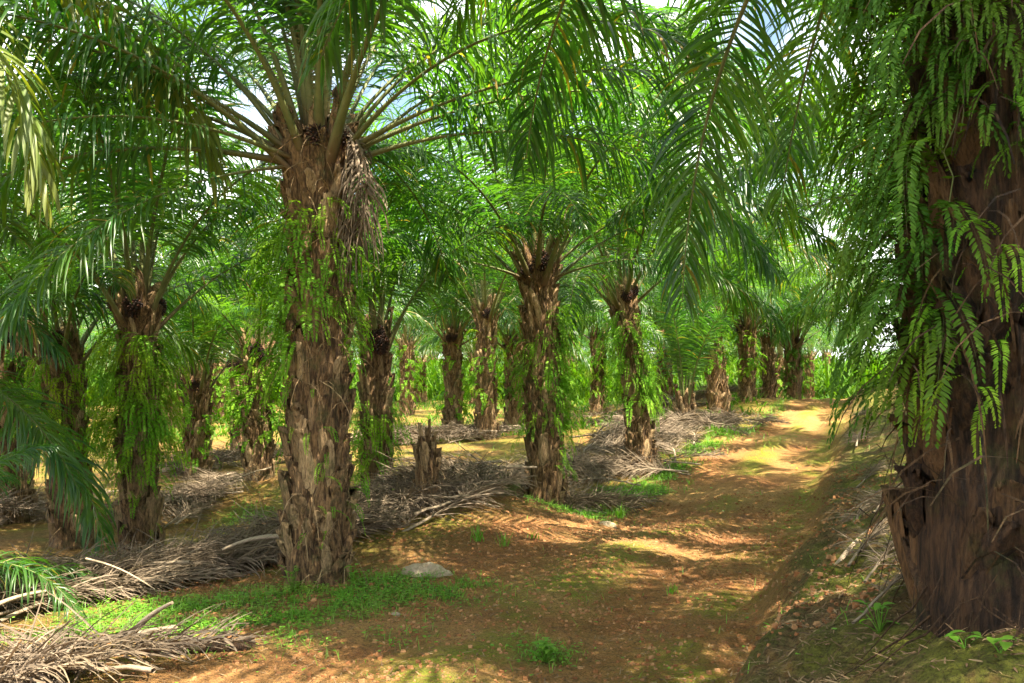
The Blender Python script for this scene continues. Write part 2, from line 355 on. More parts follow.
# ---------------------------------------------------------------- trunks
def trunk_mesh(h, r0, seed, lean=(0, 0), mat=None, flare=1.25, topflare=1.25, butt=1.0, rough_=1.0, fibres=60, nper=8, dz=.16, narrow_top=0.0, res=(6, 5)):
    r = np.random.default_rng(seed); mb = MB()
    def cen(z): t = z / h; return np.stack([lean[0] * z * (.6 + .4 * t), lean[1] * z * (.6 + .4 * t), z], -1)
    def rad(z):
        t = z / h
        return r0 * (1 + (flare - 1) * np.exp(-z / (.12 * h)) + (topflare - 1) * sstep(.86, 1.0, t) - narrow_top * sstep(.55, .9, t))
    # core
    nz = int(h / .06) + 4; na = 28
    z = np.linspace(-.25, h + .12, nz); a = np.arange(na) * 2 * math.pi / na
    Z, A = np.meshgrid(z, a, indexing='ij')
    nn = fbm(A * 2.2 + seed, Z * 4, 4) - .45
    rr = rad(np.clip(Z, 0, h)) * .87 * (1 + .22 * nn) * np.where(Z > h, .6, 1)
    C = cen(np.clip(Z, 0, h)); C[..., 2] = Z
    V = C + np.stack([rr * np.cos(A), rr * np.sin(A), 0 * A], -1)
    i = np.arange(nz - 1)[:, None] * na; j = np.arange(na)[None]; k = (j + 1) % na
    mb.add(V.reshape(-1, 3), np.stack([i + j, i + k, i + na + k, i + na + j], -1).reshape(-1, 4), 0, .15)
    # persistent leaf bases
    nb = int(h / dz * nper); q = np.arange(nb)
    zb = (q / nb) * (h - .05) + r.normal(0, .05, nb); zb = np.clip(zb, -.12, h)
    ab = q * R(137.508) + r.normal(0, .28, nb)
    t = zb / h
    L = r.uniform(.16, .50, nb) * butt * (1 + .25 * t); w = r.uniform(.07, .19, nb) * butt * (1 - .2 * t)
    prot = (r.uniform(.0, .10, nb) + .05 * sstep(.75, 1, t)) * butt * rough_
    nl, nc = res
    u = np.linspace(0, 1, nl); cc = np.linspace(-1, 1, nc)
    tone = r.random(nb) ** 1.3
    skew = r.normal(0, .2, nb)
    rows = []
    for a_i in range(nl + 1):
        uu_ = u[min(a_i, nl - 1)]
        for c_i in cc:
            zz = zb + L * uu_ * (1 if a_i < nl else .96) - (abs(c_i) ** 1.5) * L * .22 * (uu_ > .9) * r.uniform(0, 1.6, nb)
            base = rad(np.clip(zb, 0, h)) * .84
            ro = base + prot * (uu_ ** .8) + .028 * butt * (1 - c_i ** 2) * (.4 + .6 * uu_) - .02 * abs(c_i) ** 2
            if a_i == nl: ro = base * .98
            ro = ro + ((fbm(c_i * 2.6 + np.arange(nb) * 3.7, uu_ * 1.6 + np.arange(nb) * 1.3, 4) - .45) * .075 * butt * (.35 + .65 * uu_) if nc > 6 else r.normal(0, .006, nb) * rough_)
            wa = w * (1 - .52 * uu_ ** 1.4) * (.75 + .25 * min(1, uu_ * 4))
            aa = ab + c_i * wa / (2 * base) * 1.1 + skew * uu_
            Cn = cen(np.clip(zz, 0, h + .3)); Cn[..., 2] = zz
            rows.append(Cn + np.stack([ro * np.cos(aa), ro * np.sin(aa), 0 * aa], -1))
    V = np.stack(rows, 1)  # nb, (nl+1)*nc, 3
    i = np.arange(nl)[:, None] * nc; j = np.arange(nc - 1)[None]
    f = np.stack([i + j, i + j + 1, i + nc + j + 1, i + nc + j], -1).reshape(-1, 4)
    F = (f[None] + (np.arange(nb) * (nl + 1) * nc)[:, None, None]).reshape(-1, 4)
    mb.add(V.reshape(-1, 3), F, 0, np.repeat(tone, (nl + 1) * nc))
    # loose fibres and rootlets
    if fibres:
        zf = r.uniform(.05, h, fibres); af = r.uniform(0, 2 * math.pi, fibres); rf = rad(zf) * r.uniform(.95, 1.12, fibres)
        o = np.stack([np.cos(af), np.sin(af), 0 * af], -1); tn = np.stack([-np.sin(af), np.cos(af), 0 * af], -1)
        P0 = cen(zf) + o * rf[:, None]
        D = o * .35 + tn * r.normal(0, .5, fibres)[:, None] + np.array([0, 0, 1.0]) * r.normal(0, .7, fibres)[:, None]
        strips(mb, P0, D, tn, r.uniform(.15, .55, fibres), r.uniform(.005, .014, fibres), np.full(fibres, 2.2), 4, [1, .9, .8, .6, .3], 0, 0, r.uniform(.2, .9, fibres))
    return mb.mesh('trunk', [mat or M_BARK]), cen, rad

def bunch_mesh(seed):
    r = np.random.default_rng(seed); mb = MB()
    n = 150; ph = np.arccos(1 - 2 * (np.arange(n) + .5) / n); th = np.arange(n) * 2.39996
    o = np.stack([np.cos(th) * np.sin(ph), np.sin(th) * np.sin(ph), np.cos(ph)], 1)
    # inner body
    na, nb_ = 10, 7; A, B = np.meshgrid(np.arange(na) * 2 * math.pi / na, np.linspace(.02, math.pi - .02, nb_))
    Vb = np.stack([.12 * np.cos(A) * np.sin(B), .12 * np.sin(A) * np.sin(B), .16 * np.cos(B)], -1).reshape(-1, 3)
    i = np.arange(nb_ - 1)[:, None] * na; j = np.arange(na)[None]; k = (j + 1) % na
    mb.add(Vb, np.stack([i + j, i + k, i + na + k, i + na + j], -1).reshape(-1, 4), 0, .1)
    for q in range(n):   # fruits: small tapered nuts
        c = o[q] * np.array([.12, .12, .16]); d = o[q] + r.normal(0, .15, 3)
        tube(mb, np.stack([c, c + d * .02, c + d * .04, c + d * .055]), np.array([.012, .02, .014, .002]), 4, 0, 1, r.random(), closed=False)
    return mb.mesh('fruit_bunch', [M_FRUIT])
BUNCH = [bunch_mesh(s) for s in (1, 2)]

def palm(px, py, d, h, r0, seed, label, group=None, n=22, fs=1.0, lean=(0, 0), z=None, xy=None, mat=None, fibres=160, extra=(), bunches=2, tmesh=None,
         classes=None, yellow=0, brown=(), az0=None, skip=None, yel=(), **tk):
    x, y = xy if xy else ((px - 512) / FPX * d, d)
    z = gz(x, y) if z is None else z
    root = ob('oil_palm', None, loc=(x, y, z), label=label, cat='palm tree', group=group)
    root.empty_display_size = .3
    r = random.Random(seed)
    if tmesh: tm, sx, szz = tmesh
    if tmesh:
        ob('trunk', tm, root, scale=(r0 / sx, r0 / sx, h / szz), rot=(0, 0, 0))
    else:
        tm, cen, rad = trunk_mesh(h, r0, seed, lean, mat, fibres=fibres, **tk); ob('trunk', tm, root)
    top = (lean[0] * h, lean[1] * h, h)
    az = r.uniform(0, 360) if az0 is None else az0
    def put(a, ci, mesh=None, s=1.0, t=.5, name='frond'):
        k = r.randrange(3); m_ = mesh or FR[ci, k]
        ra = r0 * (.25 + .75 * t)
        ca, sa = math.cos(R(a)), math.sin(R(a))
        sc = fs * s
        return ob(name, m_, root, loc=(top[0] + ra * ca, top[1] + ra * sa, top[2] + .12 - .42 * t), rot=(0, 0, R(a)), scale=(sc, sc * r.choice((-1, 1)), sc))
    cl = classes or (0, 5.3)
    for i in range(n):
        t = (i + .5) / n; a = (az + i * 137.508) % 360
        ci = int(cl[0] + (cl[1] - cl[0]) * t ** .85 + r.uniform(-.3, .3)); ci = max(0, min(7, ci))
        if skip and skip(a, ci): continue
        put(a, ci, FRY[r.randrange(2)] if (yellow and ci >= 5 and r.random() < yellow) else None, r.uniform(.9, 1.08) * (1 if ci > 0 else .9), t)
    for a, ci, s in extra: put(a, ci, None, s, max(.1, ci / 8) if ci < 8 else .6 - .3 * (ci == 9))
    for i, (a, s) in enumerate(yel): put(a, 6, FRY[i % 2], s, .7)  # sunlit fronds, their light put in as yellow blades
    for a, s in brown: put(a, 6, FRB[r.randrange(2)], s, -.25, 'dry_frond')
    for k in range(bunches):
        a = r.uniform(0, 6.28) if k else -1.4
        ob('fruit_bunch', BUNCH[k % 2], root, loc=(top[0] + r0 * 1.05 * math.cos(a), top[1] + r0 * 1.05 * math.sin(a), top[2] - .02 + r.uniform(-.1, .08)),
           rot=(r.uniform(-.4, .4), r.uniform(-.4, .4), r.uniform(0, 6)), scale=(r.uniform(.6, .85),) * 3)
    return root, (x, y, z), (lambda zz: (lean[0] * zz * (.6 + .4 * zz / h), lean[1] * zz * (.6 + .4 * zz / h)))

# ---------------------------------------------------------------- ferns on the trunks
def fern_variants(npin, nseg, pl, pwid, base, kinds=((55, 150), (35, 130), (10, 95), (75, 165), (-25, 60))):
    out_ = []
    for k, (e0, bend) in enumerate(kinds):
        for q in range(2):
            mb = MB(); frond_geo(mb, .55, .06, e0, bend, npin, pl, pwid, .45, base + k * 7 + q, sway=[-.4, .5][q], nseg=nseg, fold=0, pw=.0013, rw=.001,
                                 prof=[.6, 1, .1] if nseg == 2 else [.7, 1, .85, .1], bpow=.85, spines=False, ranks=False)
            out_.append(mb.arrays())
    return out_
FV_NEAR = fern_variants(44, 3, .046, .0105, 100)
FV_MID = fern_variants(26, 2, .058, .016, 200)
FV_FAR = fern_variants(11, 2, .095, .06, 300, ((55, 150), (10, 95), (75, 165)))

def fern_mass(name, label, group, base, cenf, r0, zones, variants, seed, mat=M_FERN, cat='fern', size=(.45, 1.25), fsz=.72):
    """zones: (n, z0, z1, az_deg, spread_deg, size multiplier)"""
    r = np.random.default_rng(seed); mb = MB()
    for n, z0, z1, azc, sp, sm in zones:
        for _ in range(n):
            z = r.uniform(z0, z1); a = R(azc) + R(sp) * (r.uniform(-1, 1) if sp >= 170 else np.clip(r.normal(0, .55), -1, 1))
            V, F, M, T = variants[r.integers(len(variants))]
            s = r.uniform(*size) * sm * fsz; ar = a + r.normal(0, .75)
            ca, sa = math.cos(ar), math.sin(ar)
            X = V * s; X = np.stack([X[:, 0] * ca - X[:, 1] * sa, X[:, 0] * sa + X[:, 1] * ca, X[:, 2]], 1)
            cx, cy = cenf(z); rr = r0 * r.uniform(.8, 1.0)
            X = X + np.array([cx + rr * math.cos(a), cy + rr * math.sin(a), z])
            mb.add(X, F, 0, np.clip(T * .6 + r.random() * .5, 0, 1)); mb.m[-1] = M
    return ob(name, mb.mesh('fern_leaves', [M_FSTEM, mat]), loc=base, label=label, cat=cat, group=group)

G_F = 'ferns growing on the palm trunks'
# main palms: px, py, d, h, r, label
P1 = palm(318, 578, 9.0, 4.08, .285, 11, 'big shaggy oil palm left of centre, nearest palm left of the track', n=26, az0=20, fibres=420, dz=.11, res=(12, 11),
          extra=((187, 6, 1.15), (178, 5, 1.1), (206, 5, 1.0), (168, 4, 1.0), (218, 7, .7), (2, 8, 1.0), (-14, 8, .95), (-2, 6, .95), (20, 3, 1.0), (-60, 1, 1.0), (-110, 1, 1), (250, 2, 1), (222, 6, .85)),
          brown=((-24, .95), (-30, .85), (-18, .8)), bunches=4, topflare=1.35)
P2 = palm(138, 568, 11.5, 3.15, .215, 12, 'oil palm in a thick fern sleeve, halfway between left edge and big shaggy palm', n=19, az0=70, bunches=4, classes=(0, 4.6), topflare=1.5, fs=.9)
P3 = palm(72, 547, 13.0, 2.7, .27, 13, 'oil palm with sunlit flared foot and ferns, second trunk from the left edge', n=16, lean=(-.06, 0), fs=.8)
P4 = palm(12, 518, 15.0, 2.9, .30, 14, 'dark oil palm trunk at the very left edge behind low fronds', n=15, fs=.8)
P5 = palm(197, 477, 19.0, 1.9, .24, 15, 'short oil palm with fan of upright stalks, far left behind the soil clearing', n=20, classes=(0, 4.0), fs=.75)
P6 = palm(258, 481, 18.0, 2.4, .25, 16, 'oil palm with yellow-green ferns just left behind the big shaggy palm', n=18, fs=.8)
P7 = palm(240, 472, 23.0, 2.4, .2, 17, 'thin pale palm trunk seen between two trunks left behind the big shaggy palm', n=16, fs=.8)
P8 = palm(376, 503, 14.0, 2.65, .215, 18, 'pale-topped oil palm with yellow ferns just right behind the big shaggy palm', n=18, classes=(0, 3.8), fs=.8, narrow_top=.25, yellow=.5)
P10 = palm(546, 503, 14.0, 3.5, .235, 19, 'middle oil palm with ferns down its right flank, at the left verge of the track', n=24, az0=10, bunches=2, classes=(0, 5), lean=(-.035, 0), topflare=1.35, dz=.14, extra=((180, 4, 1), (0, 4, 1), (-90, 5, .85), (200, 6, .8), (-20, 6, .8)))
P11 = palm(643, 472, 18.5, 3.45, .255, 20, 'leaning oil palm with pale flared foot, next right of the middle palm', n=24, lean=(-.12, 0), classes=(0, 5), flare=1.35)
P12 = palm(486, 440, 25.0, 3.3, .26, 21, 'distant oil palm with reddish crown base, left of the middle palm', n=22)
P12b = palm(453, 437, 28.0, 3.0, .26, 22, 'dark distant oil palm left of the one with reddish crown base', n=22)
P13 = palm(514, 432, 29.0, 2.7, .26, 23, 'slim distant oil palm close left of the middle palm', n=22)
P14 = palm(562, 430, 31.0, 2.9, .22, 24, 'distant oil palm half hidden right behind the middle palm', n=24)
P15 = palm(598, 415, 36.0, 3.1, .28, 25, 'fern-hung distant oil palm between the middle palm and the leaning palm', n=22)
P16 = palm(720, 413, 30.0, 3.0, .33, 26, 'oil palm with left-leaning trunk, next right of the young palm', n=24, lean=(-.12, 0))
P17 = palm(685, 430, 24.0, .65, .22, 27, 'young palm with almost no trunk and tall upright stalks on the grey frond litter', n=5, classes=(0, 2), fs=.75, bunches=0, extra=tuple((k * 137.5, 9, .62 + .12 * math.sin(k * 2.1)) for k in range(15)))
P18 = palm(747, 402, 32.0, 2.4, .27, 28, 'far oil palm with bright yellow ferns near the end of the track', n=22)
P19 = palm(768, 401, 37.0, 2.5, .26, 29, 'far slender oil palm right of the one with bright yellow ferns', n=24)
P20 = palm(793, 399, 35.0, 2.1, .30, 30, 'last dark oil palm on the left side where the track ends', n=22)
P21 = palm(665, 399, 38.0, 2.6, .28, 31, 'far oil palm seen between the leaning palm and the young palm', n=24)
# right side of the track
PRX, PRY = 1.95, 3.65; PRZ = gz(PRX, PRY) - .02
def pr_skip(a, ci):
    # keep the side towards the eye clear of the lowest fronds
    return ((ci >= 4) and (150 < a < 262)) or ((ci >= 2) and (158 < a < 222))
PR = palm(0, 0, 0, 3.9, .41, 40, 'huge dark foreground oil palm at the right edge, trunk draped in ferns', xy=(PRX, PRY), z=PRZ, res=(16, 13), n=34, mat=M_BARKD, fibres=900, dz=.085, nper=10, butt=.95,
          flare=1.12, rough_=1.0, skip=pr_skip, az0=33, lean=(-.015, .02), extra=((146, 4, 1.0), (119, 6, 1.0), (124, 5, .9), (112, 3, 1), (95, 5, 1.0), (133, 5, 1), (103, 4, 1.1), (88, 4, 1), (84, 6, .85), (150, 2, 1.1), (110, 7, .75), (136, 3, 1.15)), topflare=1.1)
G_R = 'oil palms on the bank behind the foreground palm'
for i, (x, y, h) in enumerate(((6.0, 12.0, 3.5), (9.8, 20.5, 3.2), (13.6, 29.5, 2.8), (7.4, 6.2, 4.2), (17.5, 38, 2.7), (11.5, 12.5, 4.2), (15.5, 22, 4.2), (21, 31, 4.2), (12.8, 17, 4.4), (17.5, 30, 4.6), (22, 42, 4.4))):
    palm(0, 0, 0, h, .28, 50 + i, ('oil palm behind the foreground palm whose fronds droop over the track', 'oil palm further along the bank, hidden behind the foreground palm', 'oil palm at the far end of the bank above the track', 'oil palm out of frame to the right of the bank', 'bright far oil palm at the end of the bank beyond the track')[i] if i < 5 else 'oil palm deep in the grove to the right of the bank',
         group=G_R, xy=(x, y), n=32, fs=1.2, classes=(0, 5.8), brown=((200, 1.2), (185, 1.0)) if i == 0 else (), fibres=20)
# palms out of frame whose fronds and shadows reach in
palm(0, 0, 0, 6.3, .3, 60, 'oil palm out of frame at the upper left, its yellow-green fronds hanging into the corner', xy=(-6.9, 7.4), n=12, fs=1.05, classes=(0, 4.3), extra=((-1, 4, 1.3), (9, 4, 1.25), (-14, 4, 1.15)), yel=((-11, 1.0), (16, 1.1)))
palm(0, 0, 0, 2.5, .3, 61, 'oil palm out of frame at the left edge with grey-green low fronds', xy=(-8.2, 11.0), n=14, extra=((-4, 6, .95), (-16, 6, .9), (-28, 5, .9)))
palm(0, 0, 0, .35, .18, 62, 'small young palm at the lower left edge', xy=(-5.05, 7.5), n=14, fs=.42, classes=(1, 6), bunches=0)
for i, (x, y, h) in enumerate(((4.4, -2.0, 4.8), (9.0, -1.5, 4.6), (-3.5, -5.5, 4.6))):
    palm(0, 0, 0, h, .3, 65 + i, 'oil palm behind the camera that shades the track', group='oil palms behind the viewpoint', xy=(x, y), n=24, fibres=0, bunches=0)

# ---- far rows
TF = []
for s in range(4):
    tm, c_, r_ = trunk_mesh(3.0, .28, 500 + s, (0, 0), None, fibres=20); TF.append(tm)
fill = []
rr = random.Random(5)
named = [(o.location.x, o.location.y) for o in COL.objects if o.name.startswith('oil_palm')]
yy = 22.0
while yy < 100:
    xx = -yy * .66 - 6
    while xx < yy * .62 + 6:
        x = xx + rr.uniform(-1.6, 1.6); y = yy + rr.uniform(-1.6, 1.6)
        u = float(track_u(np.array([x]), np.array([y]))[0])
        dmin = min(math.hypot(x - a, y - b_) for a, b_ in named)
        if dmin > 5.2 and not (-.35 < u < 1.3 and y < 62) and not (y > 76 and rr.random() < .4): fill.append((x, y)); named.append((x, y))
        xx += 7.4
    yy += 6.6
MF_FAR = []
for s in range(4):
    r_ = np.random.default_rng(70 + s); mb = MB()
    for _ in range(95):
        V, F, M, T = FV_FAR[r_.integers(len(FV_FAR))]; a = r_.uniform(0, 6.28); z = r_.uniform(.9, 2.9); sc = r_.uniform(.6, 1.15)
        ca, sa = math.cos(a), math.sin(a); X = V * sc
        X = np.stack([X[:, 0] * ca - X[:, 1] * sa + .24 * ca, X[:, 0] * sa + X[:, 1] * ca + .24 * sa, X[:, 2] + z], 1)
        mb.add(X, F, 0, np.clip(T * .6 + r_.random() * .5, 0, 1)); mb.m[-1] = M
    MF_FAR.append(mb.mesh('fern_leaves', [M_FSTEM, M_FERN]))
for i, (x, y) in enumerate(fill):
    h = rr.uniform(2.2, 3.7); z = gz(x, y)
    palm(0, 0, 0, h, rr.uniform(.25, .32), 600 + i, 'oil palm in the crowded far rows of the plantation', group='oil palms in the far rows', xy=(x, y), z=z,
         n=19 if y < 50 else 15, tmesh=(TF[i % 4], .28, 3.0), bunches=0, classes=(0, 5.4), fs=1.05, yellow=.15)
    ob('trunk_fern', MF_FAR[i % 4], loc=(x, y, z), rot=(0, 0, rr.uniform(0, 6)), scale=(1, 1, h / 3.0),
       label='ferns covering the trunk of a far-row oil palm', cat='fern', group='ferns on the far-row palm trunks')

def fm(P, r0, zones, variants, seed, label, mat=M_FERN, **k):
    fern_mass('trunk_fern', label, G_F, P[1], P[2], r0, zones, variants, seed, mat, **k)
fm(P1, .275, [(90, 2.4, 3.5, -80, 75, 1.0), (120, 2.0, 3.3, 190, 45, 1.3), (85, 2.1, 3.1, 0, 45, .9), (20, .6, 1.6, 5, 50, .9), (35, 1.3, 2.2, 195, 35, .9), (14, .4, 1.8, -90, 70, .7)], FV_MID, 1,
   'bright green ferns hanging in tufts on the big shaggy palm left of centre')
fm(P2, .21, [(560, 1.35, 2.8, -90, 178, 1.2), (70, .9, 1.4, -90, 178, .8), (10, .3, 1.0, -90, 80, .6)], FV_MID, 2, 'thick sleeve of green ferns round the palm trunk left of the big shaggy palm')
fm(P3, .26, [(270, 1.2, 2.6, -70, 178, 1.1)], FV_MID, 3, 'sunlit ferns on the palm with flared foot near the left edge')
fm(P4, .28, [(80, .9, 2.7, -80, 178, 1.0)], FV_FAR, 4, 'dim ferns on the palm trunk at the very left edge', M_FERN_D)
fm(P5, .22, [(70, .35, 1.5, -90, 178, .9)], FV_FAR, 5, 'ferns on the short palm behind the soil clearing')
fm(P6, .24, [(120, .6, 2.2, -90, 178, 1.1)], FV_FAR, 6, 'yellow-green ferns on the palm just left behind the big shaggy palm')
fm(P7, .2, [(60, .8, 2.2, -90, 178, 1.1)], FV_FAR, 7, 'ferns on the thin pale palm trunk behind the big shaggy palm')
fm(P8, .2, [(170, .75, 1.7, -90, 178, 1.1)], FV_MID, 8, 'yellow ferns on the pale-topped palm right behind the big shaggy palm')
fm(P10, .23, [(220, 1.1, 2.9, 0, 60, 1.2), (80, 1.0, 2.7, 175, 60, .9), (45, .5, 1.4, 5, 60, .8), (50, 1.2, 2.6, -90, 60, .7)], FV_MID, 9, 'ferns down the right flank of the middle palm')
fm(P11, .24, [(330, 1.3, 3.0, -60, 178, 1.3), (60, 1.1, 2.2, 0, 60, 1)], FV_MID, 10, 'ferns in a collar round the upper trunk of the leaning palm')
fm(P12, .25, [(90, .8, 2.8, -60, 178, 1.1)], FV_FAR, 11, 'ferns on the distant palm with reddish crown base')
fm(P12b, .25, [(100, .5, 2.8, -90, 178, 1.2)], FV_FAR, 12, 'ferns on the dark distant palm left of the one with reddish crown base')
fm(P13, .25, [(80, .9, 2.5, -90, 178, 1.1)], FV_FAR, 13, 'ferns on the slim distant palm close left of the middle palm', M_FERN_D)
fm(P14, .22, [(80, .6, 2.5, -90, 178, 1.1)], FV_FAR, 14, 'ferns on the distant palm half hidden behind the middle palm')
fm(P15, .28, [(110, .7, 2.8, -90, 178, 1.2)], FV_FAR, 15, 'ferns on the distant palm between the middle and the leaning palm')
fm(P16, .32, [(110, 1.3, 2.8, -90, 178, 1.1)], FV_FAR, 16, 'ferns high on the palm beside the far part of the track')
fm(P18, .3, [(110, .8, 2.3, -60, 178, 1.1)], FV_FAR, 17, 'bright yellow ferns on the far palm near the end of the track')
fm(P20, .3, [(110, .1, 1.9, -60, 178, 1.1)], FV_FAR, 18, 'green ferns on the last dark palm where the track ends', M_FERN_D)
fm(P21, .28, [(90, .5, 2.3, -60, 178, 1.1)], FV_FAR, 19, 'ferns on the far palm between the leaning and the young palm')
# foreground palm: curtain and single tufts
def fp(label, zones, seed, mat=M_FERN_D, size=(.7, 1.3)):
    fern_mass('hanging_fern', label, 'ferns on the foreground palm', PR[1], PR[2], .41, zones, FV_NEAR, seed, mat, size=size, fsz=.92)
fp('long dark green fern curtain down the left side of the foreground palm', [(170, 1.0, 3.1, 178, 26, .9), (130, 1.7, 3.1, 202, 28, .75), (40, .75, 1.5, 172, 18, .75)], 31)
fp('ferns covering the upper middle of the foreground palm trunk', [(120, 1.65, 3.1, 228, 26, .52), (60, 2.0, 3.0, 258, 28, .5)], 32)
fp('single small fern on the bark at mid height of the foreground palm', [(5, 1.25, 1.42, 232, 9, .5)], 33, M_FERN)
fp('bright fern hanging lowest on the middle of the foreground trunk', [(5, .78, .98, 228, 7, .48)], 34, M_FERN)
fp('fern sticking out at the right edge of the foreground trunk', [(8, .9, 1.35, 256, 9, .5)], 35, M_FERN)
fp('pale fern pointing right on the upper right of the foreground trunk', [(7, 1.5, 1.9, 250, 14, .5)], 36, M_FERN)
fp('low fern at the left flank of the foreground trunk', [(12, .75, 1.25, 196, 14, .55)], 37, M_FERN)

# climbing vine with broad leaves on the foreground trunk
def leafy(mb, base, n, lenr, widr, r, spread=1.0, up=.2, mat=0):
    a = r.uniform(0, 6.28, n)
    D = np.stack([np.cos(a) * spread, np.sin(a) * spread, r.uniform(-.3, .6, n) + up], 1)
    W = np.cross(nrm(D), np.array([0, 0, 1.0])) + r.normal(0, .25, (n, 3))
    strips(mb, base, D, W, r.uniform(*lenr, n), r.uniform(*widr, n), np.full(n, .9), 4, [.15, .9, 1, .6, .04], .25, mat, r.random(n))
for k, (az, z0, lab) in enumerate(((212, 2.75, 'leafy climbing vine trailing down the upper left of the foreground trunk'), (243, 2.6, 'leafy climbing vine trailing down the upper middle of the foreground trunk'))):
    r = np.random.default_rng(80 + k); mb = MB()
    for s_ in range(5):
        a = R(az) + r.normal(0, .2); n = 14; zz = z0 + r.uniform(-.2, .3) - np.linspace(0, r.uniform(.7, 1.4), n)
        aa = a + np.cumsum(r.normal(0, .04, n)); rad_ = .46 + r.uniform(0, .05, n)
        P = np.stack([rad_ * np.cos(aa), rad_ * np.sin(aa), zz], 1)
        tube(mb, P, .003, 4, 0, closed=False)
        leafy(mb, np.repeat(P, 2, 0), 2 * n, (.03, .055), (.02, .034), r, mat=1)
    ob('climbing_vine', mb.mesh('climbing_vine', [M_FSTEM, M_FERN_D]), loc=PR[1], label=lab, cat='vine', group='vines on the foreground palm')

# ---------------------------------------------------------------- stump, mound, stone, log
x, y = (427 - 512) / FPX * 11.5, 11.5
tm, c_, r_ = trunk_mesh(.72, .14, 333, (.0, 0), None, flare=1.35, topflare=.7, butt=.6, fibres=40, dz=.10, nper=6, narrow_top=.35)
st = ob('tree_stump', tm, loc=(x, y, gz(x, y) + .06), label='short weathered palm stump standing in the grey frond heap', cat='stump')

def lump(name, x, y, sx, sy, sz, seed, mat, label, cat, rz=0, sink=.3, rough_=.3):
    n = 40; A, B = np.meshgrid(np.arange(n) * 2 * math.pi / n, np.linspace(.0, math.pi, 22))
    o = np.stack([np.cos(A) * np.sin(B), np.sin(A) * np.sin(B), np.cos(B)], -1)
    f = 1 + rough_ * (fbm(o[..., 0] * 2.2 + seed, o[..., 1] * 2.2 + o[..., 2] * 1.7, 4) - .45) * 2 + .12 * (fbm(o[..., 0] * 9 + seed, o[..., 1] * 9 + o[..., 2] * 7, 3) - .45)
    V = (o * f[..., None] * np.array([sx, sy, sz])).reshape(-1, 3)
    i = np.arange(21)[:, None] * n; j = np.arange(n)[None]; k = (j + 1) % n
    mb = MB(); mb.add(V, np.stack([i + j, i + n + j, i + n + k, i + k], -1).reshape(-1, 4), 0, .3)
    return ob(name, mb.mesh(name, [mat]), loc=(x, y, gz(x, y) - sz * sink), rot=(0, 0, rz), label=label, cat=cat)
def wp(px, d): return (px - 512) / FPX * d, d
x, y = wp(480, 12.9); lump('earth_mound', x, y, .55, .4, .32, 4, M_MOSSY, 'dark mossy earth mound at the right end of the grey frond heap', 'mound')
x, y = wp(426, 9.05); lump('stone', x, y, .25, .15, .14, 9, M_STONE, 'pale flat stone with moss at the edge of the track beside the grass', 'stone', .1, .38)
x, y = wp(395, 7.75); lump('pebble', x, y, .045, .03, .025, 2, M_STONE, 'small white pebble on the bare soil below the pale stone', 'stone', 0, .1)
x, y = wp(606, 12.6); lump('stone', x, y, .13, .1, .08, 12, M_STONE, 'small rounded stone in the verge right of the middle palm', 'stone', .4, .2)

def log(px, d, L, rad_, rz, label, seed, tilt=0):
    r = np.random.default_rng(seed); x, y = wp(px, d); mb = MB(); n = 14
    t = np.linspace(-.5, .5, n); P = np.stack([t * L, .05 * np.sin(t * 4), 0 * t], 1)
    rr_ = rad_ * (1 + r.normal(0, .07, n)); tube(mb, P, rr_, 8, 0, .8, .3)
    m = 30; b = P[r.integers(0, n, m)] + r.normal(0, rad_ * .5, (m, 3))
    strips(mb, b, r.normal(0, 1, (m, 3)) * np.array([1, .4, .2]) + np.array([1, 0, 0]), r.normal(0, 1, (m, 3)), r.uniform(.05, .3, m), r.uniform(.01, .03, m), np.full(m, .3), 2, [1, .8, .3], 0, 0, r.random(m))
    ob('rotting_log', mb.mesh('rotting_log', [M_BARKD]), loc=(x, y, gz(x, y) + rad_ * .6), rot=(0, tilt, rz), label=label, cat='log')
log(195, 6.75, .78, .065, -.05, 'dark rotting palm log lying at the lower left', 5)
log(582, 16.2, 1.1, .05, .2, 'thin dark log on the frond litter between the middle and leaning palms', 6)

# ---------------------------------------------------------------- dead fronds
DF = []
for k in range(7):
    r = np.random.default_rng(700 + k); mb = MB()
    L = r.uniform(1.7, 2.8); n = 14; t = np.linspace(0, 1, n); bow = r.normal(0, .22)
    P = np.stack([(t - .5) * L, bow * np.sin(t * 3) , .05 + .07 * np.sin(t * 3.1) + r.normal(0, .008, n)], 1)
    tube(mb, P, .024 * (1 - .8 * t) + .004, 5, 0, .6, .5, closed=False)
    for side in (-1, 1):
        m_ = 92; tt = .22 + .78 * (np.arange(m_) + r.random(m_)) / m_
        b = np.stack([np.interp(tt, t, P[:, i]) for i in range(3)], 1)
        a = R(62) - R(30) * tt + r.normal(0, R(11), m_)
        D = np.stack([np.cos(a), side * np.sin(a), r.normal(.25, .3, m_)], 1)
        strips(mb, b, D, np.stack([np.ones(m_), np.zeros(m_), r.normal(0, .9, m_)], 1), r.uniform(.35, .75, m_) * np.sin(math.pi * (.18 + .75 * tt)), r.uniform(.006, .017, m_),
               r.uniform(.2, 1.3, m_), 5, [.6, 1, .9, .7, .5, .15], .5, 1, r.random(m_), curl=r.normal(0, .35, (m_, 3)) * np.array([1, 1, .25]))
    V, F, M, T = mb.arrays(); V[:, 2] = np.where(V[:, 2] < .0, V[:, 2] * .15, V[:, 2])
    DF.append(to_mesh('dead_frond', V, F, [M_DRYR, M_DRY], M, T))
